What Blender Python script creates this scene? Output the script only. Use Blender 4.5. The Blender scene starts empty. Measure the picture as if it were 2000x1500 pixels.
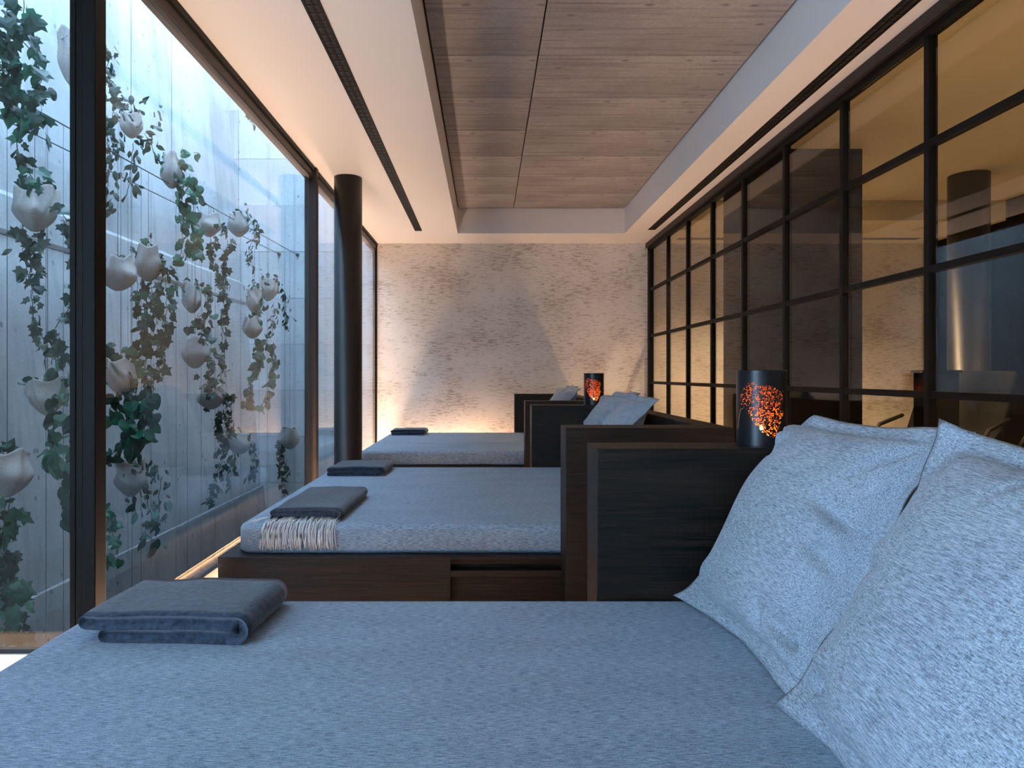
import bpy, bmesh, math, random
from mathutils import Vector, Matrix, noise

# ------------------------------------------------------------------ camera, world, light, exposure
scn = bpy.context.scene
COL = scn.collection
F_PX, VX, VY, CAMZ = 1300.0, 950.0, 733.0, 0.915
cam_d = bpy.data.cameras.new('camera')
cam_d.sensor_width = 36.0
cam_d.lens = 36.0 * F_PX / 2000.0
cam_d.shift_x = (1000 - VX) / 2000.0
cam_d.shift_y = -(750 - VY) / 2000.0
cam_d.clip_start = 0.02
cam = bpy.data.objects.new('camera', cam_d)
cam.location = (0, 0, CAMZ)
cam.rotation_euler = (math.pi / 2, 0, 0)
COL.objects.link(cam)
scn.camera = cam

world = bpy.data.worlds.new('overcast_sky')
scn.world = world
world.use_nodes = True
wb = world.node_tree.nodes['Background']
wb.inputs[0].default_value = (0.48, 0.71, 1.0, 1)
wb.inputs[1].default_value = 7.0

scn.view_settings.view_transform = 'Standard'
scn.view_settings.look = 'None'
scn.view_settings.exposure = 1.0
scn.view_settings.gamma = 1.0
scn.view_settings.use_curve_mapping = False

LED_STRENGTH = 22.0
WARM = (1.0, 0.53, 0.27)
WARM2 = (1.0, 0.73, 0.46)

def P(x, y, d):
    """a point of the place from its pixel and its distance along the room"""
    return Vector(((x - VX) * d / F_PX, d, CAMZ + (VY - y) * d / F_PX))

# ------------------------------------------------------------------ materials
MATS = {}
def new_mat(name):
    m = bpy.data.materials.new(name); m.use_nodes = True
    nt = m.node_tree; nt.nodes.clear()
    out = nt.nodes.new('ShaderNodeOutputMaterial')
    MATS[name] = m
    return m, nt, out
class NB:
    def __init__(s, nt): s.nt = nt
    def n(s, t, **kw):
        nd = s.nt.nodes.new('ShaderNode' + t)
        for k, v in kw.items():
            if k.startswith('i_'):
                nd.inputs[k[2:].replace('_', ' ')].default_value = v
            else: setattr(nd, k, v)
        return nd
    def l(s, a, b): s.nt.links.new(a, b)
    def coord(s, scale=(1, 1, 1), loc=(0, 0, 0), kind='Object', rot=(0, 0, 0)):
        tc = s.n('TexCoord'); mp = s.n('Mapping')
        mp.inputs['Scale'].default_value = scale; mp.inputs['Location'].default_value = loc
        mp.inputs['Rotation'].default_value = rot
        s.l(tc.outputs[kind], mp.inputs['Vector']); return mp.outputs[0]
    def noise(s, vec, scale=1.0, detail=3.0, rough=0.55, dist=0.0):
        nd = s.n('TexNoise'); s.l(vec, nd.inputs['Vector'])
        nd.inputs['Scale'].default_value = scale; nd.inputs['Detail'].default_value = detail
        nd.inputs['Roughness'].default_value = rough; nd.inputs['Distortion'].default_value = dist
        return nd.outputs['Fac']
    def ramp(s, fac, stops):
        nd = s.n('ValToRGB'); s.l(fac, nd.inputs[0])
        el = nd.color_ramp.elements
        while len(el) < len(stops): el.new(0.5)
        for e, (p, c) in zip(el, stops):
            e.position = p
            e.color = (c, c, c, 1) if not hasattr(c, '__len__') else (c[0], c[1], c[2], 1)
        return nd.outputs[0]
    def mix(s, fac, a, b, mode='MIX'):
        nd = s.n('Mix', data_type='RGBA', blend_type=mode)
        for i, v in ((0, fac), (6, a), (7, b)):
            if hasattr(v, 'is_output') or isinstance(v, bpy.types.NodeSocket): s.l(v, nd.inputs[i])
            elif hasattr(v, '__len__'): nd.inputs[i].default_value = (v[0], v[1], v[2], 1)
            else: nd.inputs[i].default_value = v
        return nd.outputs[2]
    def math(s, op, a, b=None):
        nd = s.n('Math', operation=op)
        for i, v in ((0, a), (1, b)):
            if v is None: continue
            if isinstance(v, bpy.types.NodeSocket): s.l(v, nd.inputs[i])
            else: nd.inputs[i].default_value = v
        return nd.outputs[0]
    def bump(s, h, strength=0.3, dist=0.01):
        nd = s.n('Bump'); s.l(h, nd.inputs['Height'])
        nd.inputs['Strength'].default_value = strength; nd.inputs['Distance'].default_value = dist
        return nd.outputs[0]
    def principled(s, out, col, rough=0.6, metal=0.0, nrm=None, spec=0.5, sheen=0.0, emit=None, estr=0.0, trans=0.0):
        p = s.n('BsdfPrincipled')
        if isinstance(col, bpy.types.NodeSocket): s.l(col, p.inputs['Base Color'])
        else: p.inputs['Base Color'].default_value = (col[0], col[1], col[2], 1)
        if isinstance(rough, bpy.types.NodeSocket): s.l(rough, p.inputs['Roughness'])
        else: p.inputs['Roughness'].default_value = rough
        p.inputs['Metallic'].default_value = metal
        p.inputs['Specular IOR Level'].default_value = spec
        p.inputs['Sheen Weight'].default_value = sheen
        if nrm is not None: s.l(nrm, p.inputs['Normal'])
        if emit:
            p.inputs['Emission Color'].default_value = (emit[0], emit[1], emit[2], 1)
            p.inputs['Emission Strength'].default_value = estr
        s.l(p.outputs[0], out.inputs[0]); return p

def mat_plain(name, col, rough=0.6, metal=0.0, spec=0.5, amp=0.08, scale=8.0):
    m, nt, out = new_mat(name); b = NB(nt)
    n = b.noise(b.coord(), scale, 4)
    c = b.mix(n, [x * (1 - amp) for x in col], [min(1, x * (1 + amp)) for x in col])
    b.principled(out, c, rough, metal, b.bump(n, 0.05, 0.004), spec)
    return m

def mat_fabric(name, dark, light, streak=(45, 520, 520), rot=(0, 0, 0), contrast=1.0, sheen=0.15):
    m, nt, out = new_mat(name); b = NB(nt)
    v = b.coord(streak, rot=rot)
    n1 = b.noise(v, 1.0, 2.0, 0.6)
    n2 = b.noise(b.coord((240, 900, 900), rot=rot), 1.0, 1.0, 0.5)
    n3 = b.noise(b.coord((900, 260, 900), rot=rot), 1.0, 1.0, 0.5)
    big = b.noise(b.coord((3, 9, 9), rot=rot), 1.0, 3.0, 0.6)
    s = b.math('ADD', b.math('MULTIPLY', n1, 0.55), b.math('ADD', b.math('MULTIPLY', n2, 0.25), b.math('MULTIPLY', n3, 0.2)))
    s = b.math('ADD', b.math('MULTIPLY', s, 0.92), b.math('MULTIPLY', big, 0.08))
    f = b.ramp(s, [(0.5 - 0.16 / contrast, 0.0), (0.5 + 0.16 / contrast, 1.0)])
    col = b.mix(f, dark, light)
    b.principled(out, col, 0.95, 0.0, b.bump(b.math('ADD', n2, n3), 0.35, 0.0015), 0.15, sheen)
    return m

def mat_wood(name, dark, light, scale=(3, 60, 60), rough=0.42, spec=0.5):
    m, nt, out = new_mat(name); b = NB(nt)
    v = b.coord(scale)
    n1 = b.noise(v, 1.0, 4.0, 0.6, 0.8)
    n2 = b.noise(b.coord((scale[0] * 3, scale[1] * 4, scale[2] * 4)), 1.0, 2.0, 0.6)
    big = b.noise(b.coord((1.2, 5, 5)), 1.0, 2.0, 0.5, 1.5)
    g = b.math('ADD', b.math('MULTIPLY', n1, 0.55), b.math('ADD', b.math('MULTIPLY', n2, 0.2), b.math('MULTIPLY', big, 0.25)))
    f = b.ramp(g, [(0.40, 0.0), (0.66, 1.0)])
    b.principled(out, b.mix(f, dark, light), b.ramp(g, [(0.3, rough - 0.08), (0.7, rough + 0.1)]), 0.0, b.bump(g, 0.7, 0.004), spec)
    return m

def mat_concrete(name, base, streak_scale, streak_amt=0.35, pores=True, dark=0.45, knots=False, vlines=0.0, blotch=0.82):
    m, nt, out = new_mat(name); b = NB(nt)
    big = b.noise(b.coord((0.9, 0.9, 0.9)), 1.0, 4.0, 0.6)
    st = b.noise(b.coord(streak_scale), 1.0, 4.0, 0.65)
    fine = b.noise(b.coord((60, 60, 60)), 1.0, 3.0, 0.6)
    d = [x * dark for x in base]; l = [min(1, x * 1.22) for x in base]
    c = b.mix(b.ramp(big, [(0.3, 0.0), (0.7, 1.0)]), [x * blotch for x in base], l)
    c = b.mix(b.math('MULTIPLY', b.ramp(st, [(0.50, 0.0), (0.72, 1.0)]), streak_amt), c, d)
    c = b.mix(b.math('MULTIPLY', b.ramp(fine, [(0.35, 1.0), (0.6, 0.0)]), 0.22), c, d)
    h = b.math('ADD', b.math('MULTIPLY', fine, 0.4), b.math('MULTIPLY', st, 0.6))
    if vlines > 0:
        sx = b.n('SeparateXYZ'); b.l(b.coord((1, 1, 1)), sx.inputs[0])
        wob = b.noise(b.coord((0.5, 3.0, 1.2)), 1.0, 2.0)
        fr = b.math('FRACT', b.math('ADD', b.math('MULTIPLY', sx.outputs['Y'], 3.1), b.math('MULTIPLY', wob, 0.12)))
        ln = b.ramp(fr, [(0.0, 1.0), (0.03, 0.0)])
        c = b.mix(b.math('MULTIPLY', b.math('MULTIPLY', ln, b.ramp(big, [(0.4, 0.2), (0.6, 1.0)])), vlines), c, d)
    if pores:
        vo = b.n('TexVoronoi'); b.l(b.coord((10, 10, 7)), vo.inputs['Vector']); vo.inputs['Scale'].default_value = 1.0
        pm = b.noise(b.coord((2.5, 2.5, 2.5)), 1.0, 2.0)
        f = b.math('MULTIPLY', b.ramp(vo.outputs['Distance'], [(0.09, 1.0), (0.15, 0.0)]), b.ramp(pm, [(0.42, 0.0), (0.56, 1.0)]))
        c = b.mix(b.math('MULTIPLY', f, 0.75), c, [x * 0.25 for x in base])
    if knots:
        vo = b.n('TexVoronoi'); b.l(b.coord((4.5, 9, 4.5)), vo.inputs['Vector']); vo.inputs['Scale'].default_value = 1.0
        f = b.ramp(vo.outputs['Distance'], [(0.06, 1.0), (0.15, 0.0)])
        c = b.mix(b.math('MULTIPLY', f, 0.7), c, [x * 0.3 for x in base])
    b.principled(out, c, 0.85, 0.0, b.bump(h, 0.35, 0.006), 0.3)
    return m

def mat_bark_wall():
    m, nt, out = new_mat('bark_wallpaper'); b = NB(nt)
    vec = b.coord((10, 10, 88))
    s1 = b.noise(vec, 1.0, 3.0, 0.62, 0.35)
    s2 = b.noise(b.coord((22, 22, 130), (3, 1, 7)), 1.0, 3.0, 0.6, 0.4)
    patch = b.noise(b.coord((2.2, 2.2, 3.0)), 1.0, 3.0, 0.55)
    fine = b.noise(b.coord((160, 160, 200)), 1.0, 2.0, 0.6)
    thr = b.math('ADD', s1, b.math('MULTIPLY', b.math('SUBTRACT', patch, 0.5), 0.32))
    k1 = b.ramp(thr, [(0.555, 0.0), (0.62, 1.0)])
    k2 = b.ramp(b.math('ADD', s2, b.math('MULTIPLY', b.math('SUBTRACT', patch, 0.5), 0.3)), [(0.60, 0.0), (0.66, 1.0)])
    k = b.math('MAXIMUM', b.math('MULTIPLY', k1, b.ramp(fine, [(0.3, 0.25), (0.55, 1.0)])), b.math('MULTIPLY', k2, 0.8))
    base = b.mix(b.ramp(patch, [(0.3, 0.0), (0.7, 1.0)]), (0.80, 0.75, 0.69), (0.72, 0.66, 0.60))
    base = b.mix(b.math('MULTIPLY', b.ramp(fine, [(0.3, 1.0), (0.45, 0.0)]), 0.35), base, (0.36, 0.30, 0.24))
    c = b.mix(b.math('MULTIPLY', k, 0.72), base, (0.25, 0.195, 0.145))
    b.principled(out, c, 0.75, 0.0, b.bump(b.math('SUBTRACT', fine, k), 0.25, 0.003), 0.3)
    return m

def mat_glass(name, tint=(0.97, 0.985, 0.98), f0=0.042, boost=1.0, rough=0.0):
    m, nt, out = new_mat(name); b = NB(nt)
    g = b.n('NewGeometry')
    dp = b.n('VectorMath', operation='DOT_PRODUCT')
    b.l(g.outputs['Incoming'], dp.inputs[0]); b.l(g.outputs['Normal'], dp.inputs[1])
    c = b.math('ABSOLUTE', dp.outputs['Value'])
    s = b.math('POWER', b.math('SUBTRACT', 1.0, c), 5.0)
    f = b.math('ADD', f0, b.math('MULTIPLY', s, (1 - f0) * boost))
    tr = b.n('BsdfTransparent'); tr.inputs[0].default_value = (tint[0], tint[1], tint[2], 1)
    gl = b.n('BsdfGlossy'); gl.inputs['Roughness'].default_value = rough
    gl.inputs[0].default_value = (1, 1, 1, 1)
    mx = b.n('MixShader'); b.l(f, mx.inputs[0]); b.l(tr.outputs[0], mx.inputs[1]); b.l(gl.outputs[0], mx.inputs[2])
    b.l(mx.outputs[0], out.inputs[0]); return m

def mat_emit(name, col, strength):
    m, nt, out = new_mat(name); b = NB(nt)
    e = b.n('Emission'); e.inputs[0].default_value = (col[0], col[1], col[2], 1); e.inputs[1].default_value = strength
    b.l(e.outputs[0], out.inputs[0]); return m

def mat_leaf(name, dark, light, vein):
    m, nt, out = new_mat(name); b = NB(nt)
    oi = b.n('ObjectInfo')
    n = b.noise(b.coord((30, 30, 30)), 1.0, 3.0)
    c = b.mix(n, dark, light)
    c = b.mix(b.math('MULTIPLY', oi.outputs['Random'], 0.5), c, vein)
    p = b.principled(out, c, 0.42, 0.0, b.bump(n, 0.2, 0.004), 0.45)
    tl = b.n('BsdfTranslucent'); b.l(c, tl.inputs[0])
    mx = b.n('MixShader'); mx.inputs[0].default_value = 0.25
    b.l(p.outputs[0], mx.inputs[1]); b.l(tl.outputs[0], mx.inputs[2]); b.l(mx.outputs[0], out.inputs[0])
    return m

M_FLOOR = mat_wood('pale_floor', (0.50, 0.43, 0.36), (0.62, 0.55, 0.47), (2, 14, 14), 0.5)
M_PAINT = mat_plain('white_paint', (0.78, 0.75, 0.72), 0.8, 0, 0.2, 0.02, 3)
M_TANPAINT = mat_plain('tan_paint', (0.62, 0.55, 0.39), 0.8, 0, 0.2, 0.03, 3)
M_BARK = mat_bark_wall()
M_CEILC = mat_concrete('board_marked_concrete', (0.36, 0.335, 0.325), (1.3, 34, 8), 0.8, False, 0.42, True, blotch=0.66)
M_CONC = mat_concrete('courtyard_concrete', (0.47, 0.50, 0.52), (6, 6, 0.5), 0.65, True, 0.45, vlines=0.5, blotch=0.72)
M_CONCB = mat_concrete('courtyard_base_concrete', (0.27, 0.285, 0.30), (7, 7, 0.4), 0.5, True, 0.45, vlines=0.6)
M_CONCF = mat_concrete('streaked_concrete', (0.47, 0.50, 0.52), (11, 11, 0.45), 0.75, True, 0.45)
M_DARK = mat_plain('shadow_gap_black', (0.012, 0.011, 0.011), 0.7)
M_PIER = mat_plain('matt_black_pier', (0.004, 0.004, 0.004), 0.9, 0, 0.1)
M_STEEL = mat_plain('black_steel', (0.0045, 0.004, 0.004), 0.55, 0.0, 0.18, 0.25, 30)
M_BRONZE = mat_plain('bronze_frame', (0.030, 0.021, 0.018), 0.5, 0.2, 0.4, 0.15, 20)
M_COLUMN = mat_plain('blackened_column', (0.020, 0.018, 0.017), 0.36, 0.4, 0.5, 0.3, 25)
M_GLASS = mat_glass('clear_glass', (0.96, 0.985, 0.99), 0.032, 0.85)
M_GLASSR = mat_glass('smoked_glass', (0.83, 0.80, 0.74), 0.040, 0.75)
M_WOOD = mat_wood('dark_stained_oak', (0.0022, 0.0018, 0.0016), (0.030, 0.017, 0.011), rough=0.52, spec=0.32)
M_FAB = mat_fabric('grey_melange_fabric', (0.072, 0.115, 0.18), (0.44, 0.565, 0.69), contrast=1.35)
M_PIL = mat_fabric('pale_grey_melange_fabric', (0.11, 0.14, 0.185), (0.53, 0.60, 0.67), (45, 520, 520), contrast=1.3)
M_WOOL = mat_fabric('charcoal_wool', (0.012, 0.019, 0.034), (0.070, 0.098, 0.145), (60, 60, 60), contrast=1.2, sheen=0.35)
M_FRINGE = mat_plain('cream_fringe', (0.80, 0.80, 0.80), 0.9)
M_BURLAP = mat_fabric('pale_burlap', (0.24, 0.23, 0.22), (0.48, 0.46, 0.44), (180, 180, 180), sheen=0.05)
M_SOIL = mat_plain('soil', (0.03, 0.022, 0.016), 0.95)
M_CABLE = mat_plain('steel_cable', (0.10, 0.11, 0.12), 0.4, 0.6)
M_STEM = mat_plain('vine_stem', (0.05, 0.06, 0.03), 0.7)
M_LEAF = [mat_leaf('ivy_dark', (0.006, 0.040, 0.030), (0.016, 0.085, 0.058), (0.015, 0.035, 0.03)),
          mat_leaf('ivy_green', (0.010, 0.11, 0.07), (0.025, 0.19, 0.11), (0.02, 0.06, 0.04)),
          mat_leaf('ivy_grey', (0.05, 0.085, 0.06), (0.10, 0.14, 0.10), (0.05, 0.06, 0.05)),
          mat_leaf('ivy_pale', (0.06, 0.24, 0.17), (0.18, 0.36, 0.26), (0.02, 0.12, 0.09))]
M_LED = mat_emit('warm_led', WARM, LED_STRENGTH)
M_LEDF = mat_emit('frosted_warm_led', (1.0, 0.67, 0.46), 58.0)
M_LEDR = mat_emit('added_soffit_led', (1.0, 0.62, 0.40), 19.0)
M_LEDB = mat_emit('wall_washing_led', (1.0, 0.64, 0.42), 38.0)
M_LEDP = mat_emit('soft_warm_led', (1.0, 0.66, 0.46), 1.6)
M_FLAME = mat_emit('candle_flame', (1.0, 0.50, 0.14), 40.0)
M_LANT = mat_plain('black_lantern_metal', (0.010, 0.010, 0.012), 0.32, 0.2, 0.5, 0.1, 20)
M_GOLD = mat_plain('copper_lining', (0.80, 0.30, 0.07), 0.5, 0.0, 0.4, 0.1, 30)
M_WAX = mat_plain('candle_wax', (0.85, 0.72, 0.5), 0.6)
M_LEATHER = mat_plain('black_leather', (0.004, 0.004, 0.004), 0.6, 0, 0.15)
M_WHITE = mat_emit('spot_lens', (1.0, 0.62, 0.36), 30.0)

# ------------------------------------------------------------------ mesh helpers
def link(o, parent=None):
    COL.objects.link(o)
    if parent is not None: o.parent = parent
    return o
def tag(o, label=None, cat=None, group=None, kind=None):
    if label: o['label'] = label
    if cat: o['category'] = cat
    if group: o['group'] = group
    if kind: o['kind'] = kind
    return o
def empty(name, loc=(0, 0, 0), **kw):
    o = bpy.data.objects.new(name, None); o.location = loc; o.empty_display_size = 0.1
    link(o); tag(o, **kw); return o
def bm_obj(name, bm, mat, parent=None, smooth=False, loc=None):
    me = bpy.data.meshes.new(name); bm.normal_update(); bm.to_mesh(me); bm.free()
    for m in (mat if isinstance(mat, (list, tuple)) else [mat]): me.materials.append(m)
    if smooth:
        for p in me.polygons: p.use_smooth = True
    o = bpy.data.objects.new(name, me)
    link(o, parent)
    if loc is not None: o.location = loc
    return o
def local(o):
    """offset of a parent Empty, so that parts can be given in world metres"""
    return o.location if o is not None else Vector((0, 0, 0))
def add_box(bm, x0, x1, y0, y1, z0, z1, bevel=0.0):
    r = bmesh.ops.create_cube(bm, size=1.0)
    for v in r['verts']:
        v.co = Vector(((x0 + x1) / 2 + v.co.x * (x1 - x0), (y0 + y1) / 2 + v.co.y * (y1 - y0), (z0 + z1) / 2 + v.co.z * (z1 - z0)))
    if bevel > 0:
        es = list({e for v in r['verts'] for e in v.link_edges})
        bmesh.ops.bevel(bm, geom=es, offset=bevel, segments=2, affect='EDGES', profile=0.5)
def box(name, x0, x1, y0, y1, z0, z1, mat, parent=None, bevel=0.0, shift=True):
    """box in world metres; its origin sits at its own middle so object coordinates are metres"""
    c = Vector(((x0 + x1) / 2, (y0 + y1) / 2, (z0 + z1) / 2))
    bm = bmesh.new(); add_box(bm, x0 - c.x, x1 - c.x, y0 - c.y, y1 - c.y, z0 - c.z, z1 - c.z, bevel)
    return bm_obj(name, bm, mat, parent, False, c - (local(parent) if shift else Vector((0, 0, 0))))
def tube_into(bm, pts, r, seg=6):
    rings = []
    n = len(pts)
    for i, p in enumerate(pts):
        p = Vector(p)
        t = (Vector(pts[min(i + 1, n - 1)]) - Vector(pts[max(i - 1, 0)])).normalized()
        a = Vector((0, 0, 1)) if abs(t.z) < 0.9 else Vector((1, 0, 0))
        u = t.cross(a).normalized(); w = t.cross(u)
        rr = r[i] if hasattr(r, '__len__') else r
        rings.append([bm.verts.new(p + (u * math.cos(k * 2 * math.pi / seg) + w * math.sin(k * 2 * math.pi / seg)) * rr) for k in range(seg)])
    for a, b in zip(rings, rings[1:]):
        for k in range(seg):
            bm.faces.new((a[k], a[(k + 1) % seg], b[(k + 1) % seg], b[k]))
    bm.faces.new(rings[0][::-1]); bm.faces.new(rings[-1])
def tube(name, pts, r, mat, parent=None, seg=6):
    bm = bmesh.new(); off = local(parent)
    tube_into(bm, [Vector(p) - off for p in pts], r, seg)
    bmesh.ops.recalc_face_normals(bm, faces=bm.faces)
    return bm_obj(name, bm, mat, parent, True)
def loft(bm, rings, cap0=True, cap1=True, closed=True):
    vs = [[bm.verts.new(p) for p in r] for r in rings]
    n = len(vs[0])
    for a, b in zip(vs, vs[1:]):
        for k in range(n if closed else n - 1):
            bm.faces.new((a[k], a[(k + 1) % n], b[(k + 1) % n], b[k]))
    if cap0: bm.faces.new(vs[0][::-1])
    if cap1: bm.faces.new(vs[-1])
    return vs
def rrect(x0, x1, y0, y1, r, z, seg=6):
    pts = []
    for cx, cy, a0 in ((x1 - r, y1 - r, 0), (x0 + r, y1 - r, 90), (x0 + r, y0 + r, 180), (x1 - r, y0 + r, 270)):
        for k in range(seg + 1):
            a = math.radians(a0 + 90 * k / seg)
            pts.append(Vector((cx + r * math.cos(a), cy + r * math.sin(a), z)))
    return pts

# ------------------------------------------------------------------ the room shell
XG, XR, YB, ZC = -1.288, 1.896, 7.75, 2.45      # glazing, grid wall, back wall, low ceiling
ZK = 2.715                                        # concrete soffit
RX0, RX1, RY1 = -0.31, 1.496, 7.20                # ceiling recess
YM = 2.20                                         # depth where the glazing turns a corner
Y0 = -2.4                                         # rear wall
XL = -2.75

ZF = -0.06
fl = empty('floor', (0, 0, 0), kind='structure')
box('floor_slab', -1.200, 1.28, YM, YB, -0.25, ZF, M_FLOOR, fl)
box('floor_slab', 1.36, 5.15, Y0, YB, -0.25, ZF, M_FLOOR, fl)
box('floor_slab', -1.200, 1.28, Y0, YM, -0.25, ZF, M_FLOOR, fl)
box('floor_slab', XL, -1.200, Y0, YM, -0.25, 0.0, M_FLOOR, fl)
box('slot_bed', XG - 0.03, -1.19, YM, YB, -0.26, -0.18, M_FLOOR, fl)
box('slot_bed', 1.27, 1.37, Y0, YB, -0.26, -0.18, M_FLOOR, fl)  # slot for the added strip behind the headboards

tag(box('wall_back', XG - 0.02, 5.35, YB, YB + 0.2, -0.25, 3.4, M_BARK), kind='structure')
tag(box('wall_rear', XL - 0.2, 5.35, Y0 - 0.2, Y0, -0.25, 3.4, M_PAINT), kind='structure')
YW = -0.15
tag(box('wall_left', XL - 0.2, XL, YW, YM, -0.25, 3.4, M_PAINT), kind='structure')
w3 = empty('window_added', (XL, 0, 0), kind='structure')  # unseen window, added to bring daylight onto the nearest daybed and pillows
box('pane', XL - 0.006, XL + 0.006, Y0, YW, 0.01, ZC, M_GLASS, w3)
box('sill_frame', XL - 0.03, XL + 0.03, Y0, YW, -0.25, 0.01, M_BRONZE, w3)
box('head_frame', XL - 0.05, XL + 0.05, Y0, YW, ZC - 0.05, ZC + 0.01, M_BRONZE, w3)
for y in (Y0 + 0.03, -1.25): box('mullion', XL - 0.04, XL + 0.04, y - 0.03, y + 0.03, 0.01, ZC - 0.05, M_BRONZE, w3)
tag(box('wall_far_right', 5.15, 5.35, Y0, YB, -0.25, 3.4, M_PIER), kind='structure')

ce = empty('ceiling', (0, 0, 0), kind='structure')
box('soffit', XG - 0.06, RX0, YM - 0.06, YB, ZC, 3.3, M_PAINT, ce)
box('soffit', XL, RX0, Y0, YM - 0.06, ZC, 3.3, M_PAINT, ce)
box('soffit', RX1, XR + 0.05, Y0, YB, ZC, 3.3, M_PAINT, ce)
box('soffit', RX0, RX1, RY1, YB, ZC, 3.3, M_PAINT, ce)
box('soffit', RX0, RX1, Y0, -0.9, ZC, 3.3, M_PAINT, ce)
box('shadow_gap', RX0, RX1, -0.9, RY1, ZK + 0.02, ZK + 0.12, M_DARK, ce)
JX = 0.292
ys = [RY1 - 0.012 - 0.573 * k for k in range(16)]
for k in range(14):
    ya, yb = ys[k + 1], ys[k]
    if ya < -0.9: ya = -0.9
    if yb < -0.8: break
    for xa, xb in ((RX0 + 0.012, JX - 0.004), (JX + 0.004, RX1 - 0.012)):
        dz = random.Random(k * 7 + int(xa * 10)).uniform(0, 0.003)
        o = box('concrete_panel', xa, xb, ya + 0.0035, yb - 0.0035, ZK + dz, ZK + 0.05, M_CEILC, ce)
# neighbouring room seen through the grid
o = empty('ceiling', (0, 0, 0), kind='structure'); o.name = 'ceiling_neighbour'
box('soffit', XR + 0.05, 5.15, 6.6, YB, ZC, 3.3, M_TANPAINT, o)
box('soffit', XR + 0.05, 5.15, Y0, 6.6, 2.65, 3.3, M_TANPAINT, o)
tag(box('wall_pier', XR + 0.045, 2.88, 5.10, 5.45, ZF, 2.65, M_PIER), kind='structure')

# ------------------------------------------------------------------ courtyard
cy = empty('wall_courtyard', (0, 0, 0), kind='structure')
def lean_x(z): return -2.815 - 0.0865 * (z - CAMZ)
def lift(z0, z1, proud, mat, ya, yb):
    bm = bmesh.new()
    N, R = 70, 10
    rings = []
    for j in range(R + 1):
        z = z0 + (z1 - z0) * j / R
        r = []
        for i in range(N + 1):
            y = ya + (yb - ya) * i / N
            zz = z
            e = 0.0
            if j in (0, R):
                zz += 0.012 * noise.noise((y * 7, z0 * 3 + j, 0))
                e = -0.012 + 0.008 * noise.noise((y * 9, z * 2, 4))
            r.append(Vector((lean_x(zz) + proud + e + 0.006 * noise.noise((y * 1.5, zz * 1.5, 1)), y, zz)))
        rings.append(r)
    vs = loft(bm, rings, False, False, False)
    # body behind the face
    back = [[bm.verts.new(Vector((-3.7, r[0].y if k == 0 else r[-1].y, r[0].z))) for k in (0, 1)] for r in (rings[0], rings[-1])]
    bm.faces.new([v for v in vs[0]] + [back[0][1], back[0][0]])
    bm.faces.new([v for v in vs[-1]][::-1] + [back[1][0], back[1][1]])
    bm.faces.new([back[0][0], back[0][1], back[1][1], back[1][0]])
    bmesh.ops.recalc_face_normals(bm, faces=bm.faces)
    return bm_obj('concrete_lift', bm, mat, cy, False)
YC = 8.0
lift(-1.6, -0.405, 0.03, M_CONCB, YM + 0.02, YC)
lift(-0.400, 1.76, 0.0, M_CONC, YM + 0.02, YC)
lift(1.765, 2.03, 0.006, M_CONC, YM + 0.02, YC)
lift(2.035, 5.2, -0.004, M_CONC, YM + 0.02, YC)
cb = empty('wall_courtyard_end', (0, 0, 0), kind='structure')
zs = [-1.6, -0.93, -0.375, 0.18, 0.735, 1.29, 1.84, 2.40, 2.96, 3.52, 4.1, 4.65, 5.2]
for k in range(len(zs) - 1):
    dy = 0.012 if zs[k] >= 2.9 else random.Random(k).uniform(0, 0.004)
    box('concrete_lift', -3.4, XG + 0.3, YC + dy, YC + 0.3, zs[k] + 0.0025, zs[k + 1] - 0.0025, M_CONCF, cb)
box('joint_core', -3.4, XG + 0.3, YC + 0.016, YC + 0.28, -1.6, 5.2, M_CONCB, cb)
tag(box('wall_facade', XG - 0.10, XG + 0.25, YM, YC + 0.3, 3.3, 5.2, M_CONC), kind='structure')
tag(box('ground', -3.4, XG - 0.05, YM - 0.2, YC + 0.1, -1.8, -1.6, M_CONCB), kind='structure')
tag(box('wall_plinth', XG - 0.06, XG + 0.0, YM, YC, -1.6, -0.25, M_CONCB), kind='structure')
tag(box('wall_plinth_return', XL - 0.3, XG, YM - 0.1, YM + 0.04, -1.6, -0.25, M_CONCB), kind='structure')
tag(box('wall_facade_return', XL - 0.4, XG, YM - 0.06, YM + 0.1, 3.3, 4.0, M_CONC), kind='structure')

# ------------------------------------------------------------------ glazing to the courtyard
w1 = empty('window_1', (XG, 4.9, 0), kind='structure')
def pane(name, *a, mat=M_GLASS, parent=None): return box(name, *a, mat, parent)
pane('pane', XG - 0.006, XG + 0.006, YM + 0.03, 4.915, 0.012, ZC - 0.06, parent=w1)
pane('pane', XG - 0.006, XG + 0.006, 4.965, YB - 0.03, 0.012, ZC - 0.06, parent=w1)
box('mullion', XG - 0.055, XG + 0.035, 4.910, 4.970, 0, ZC, M_BRONZE, w1, 0.004)
box('head_frame', XG - 0.05, XG + 0.012, YM, YB, ZC - 0.085, ZC + 0.0, M_BRONZE, w1, 0.003)
box('frame_bead', XG + 0.012, XG + 0.024, YM, YB, ZC - 0.03, ZC - 0.001, M_STEEL, w1)
box('sill_frame', XG - 0.03, XG + 0.022, YM, YB, -0.25, 0.010, M_BRONZE, w1)
box('end_frame', XG - 0.03, XG + 0.018, YB - 0.032, YB, 0, ZC, M_STEEL, w1)
w2 = empty('window_2', (XG, YM, 0), kind='structure')
pane('pane', XL, XG - 0.07, YM - 0.006, YM + 0.006, 0.012, ZC, parent=w2)
box('corner_post', XG - 0.030, XG + 0.012, YM - 0.03, YM + 0.035, 0, ZC, M_STEEL, w2, 0.003)
box('glazing_bead', XG - 0.078, XG - 0.058, YM - 0.020, YM + 0.02, 0, ZC, M_STEEL, w2, 0.003)
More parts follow.
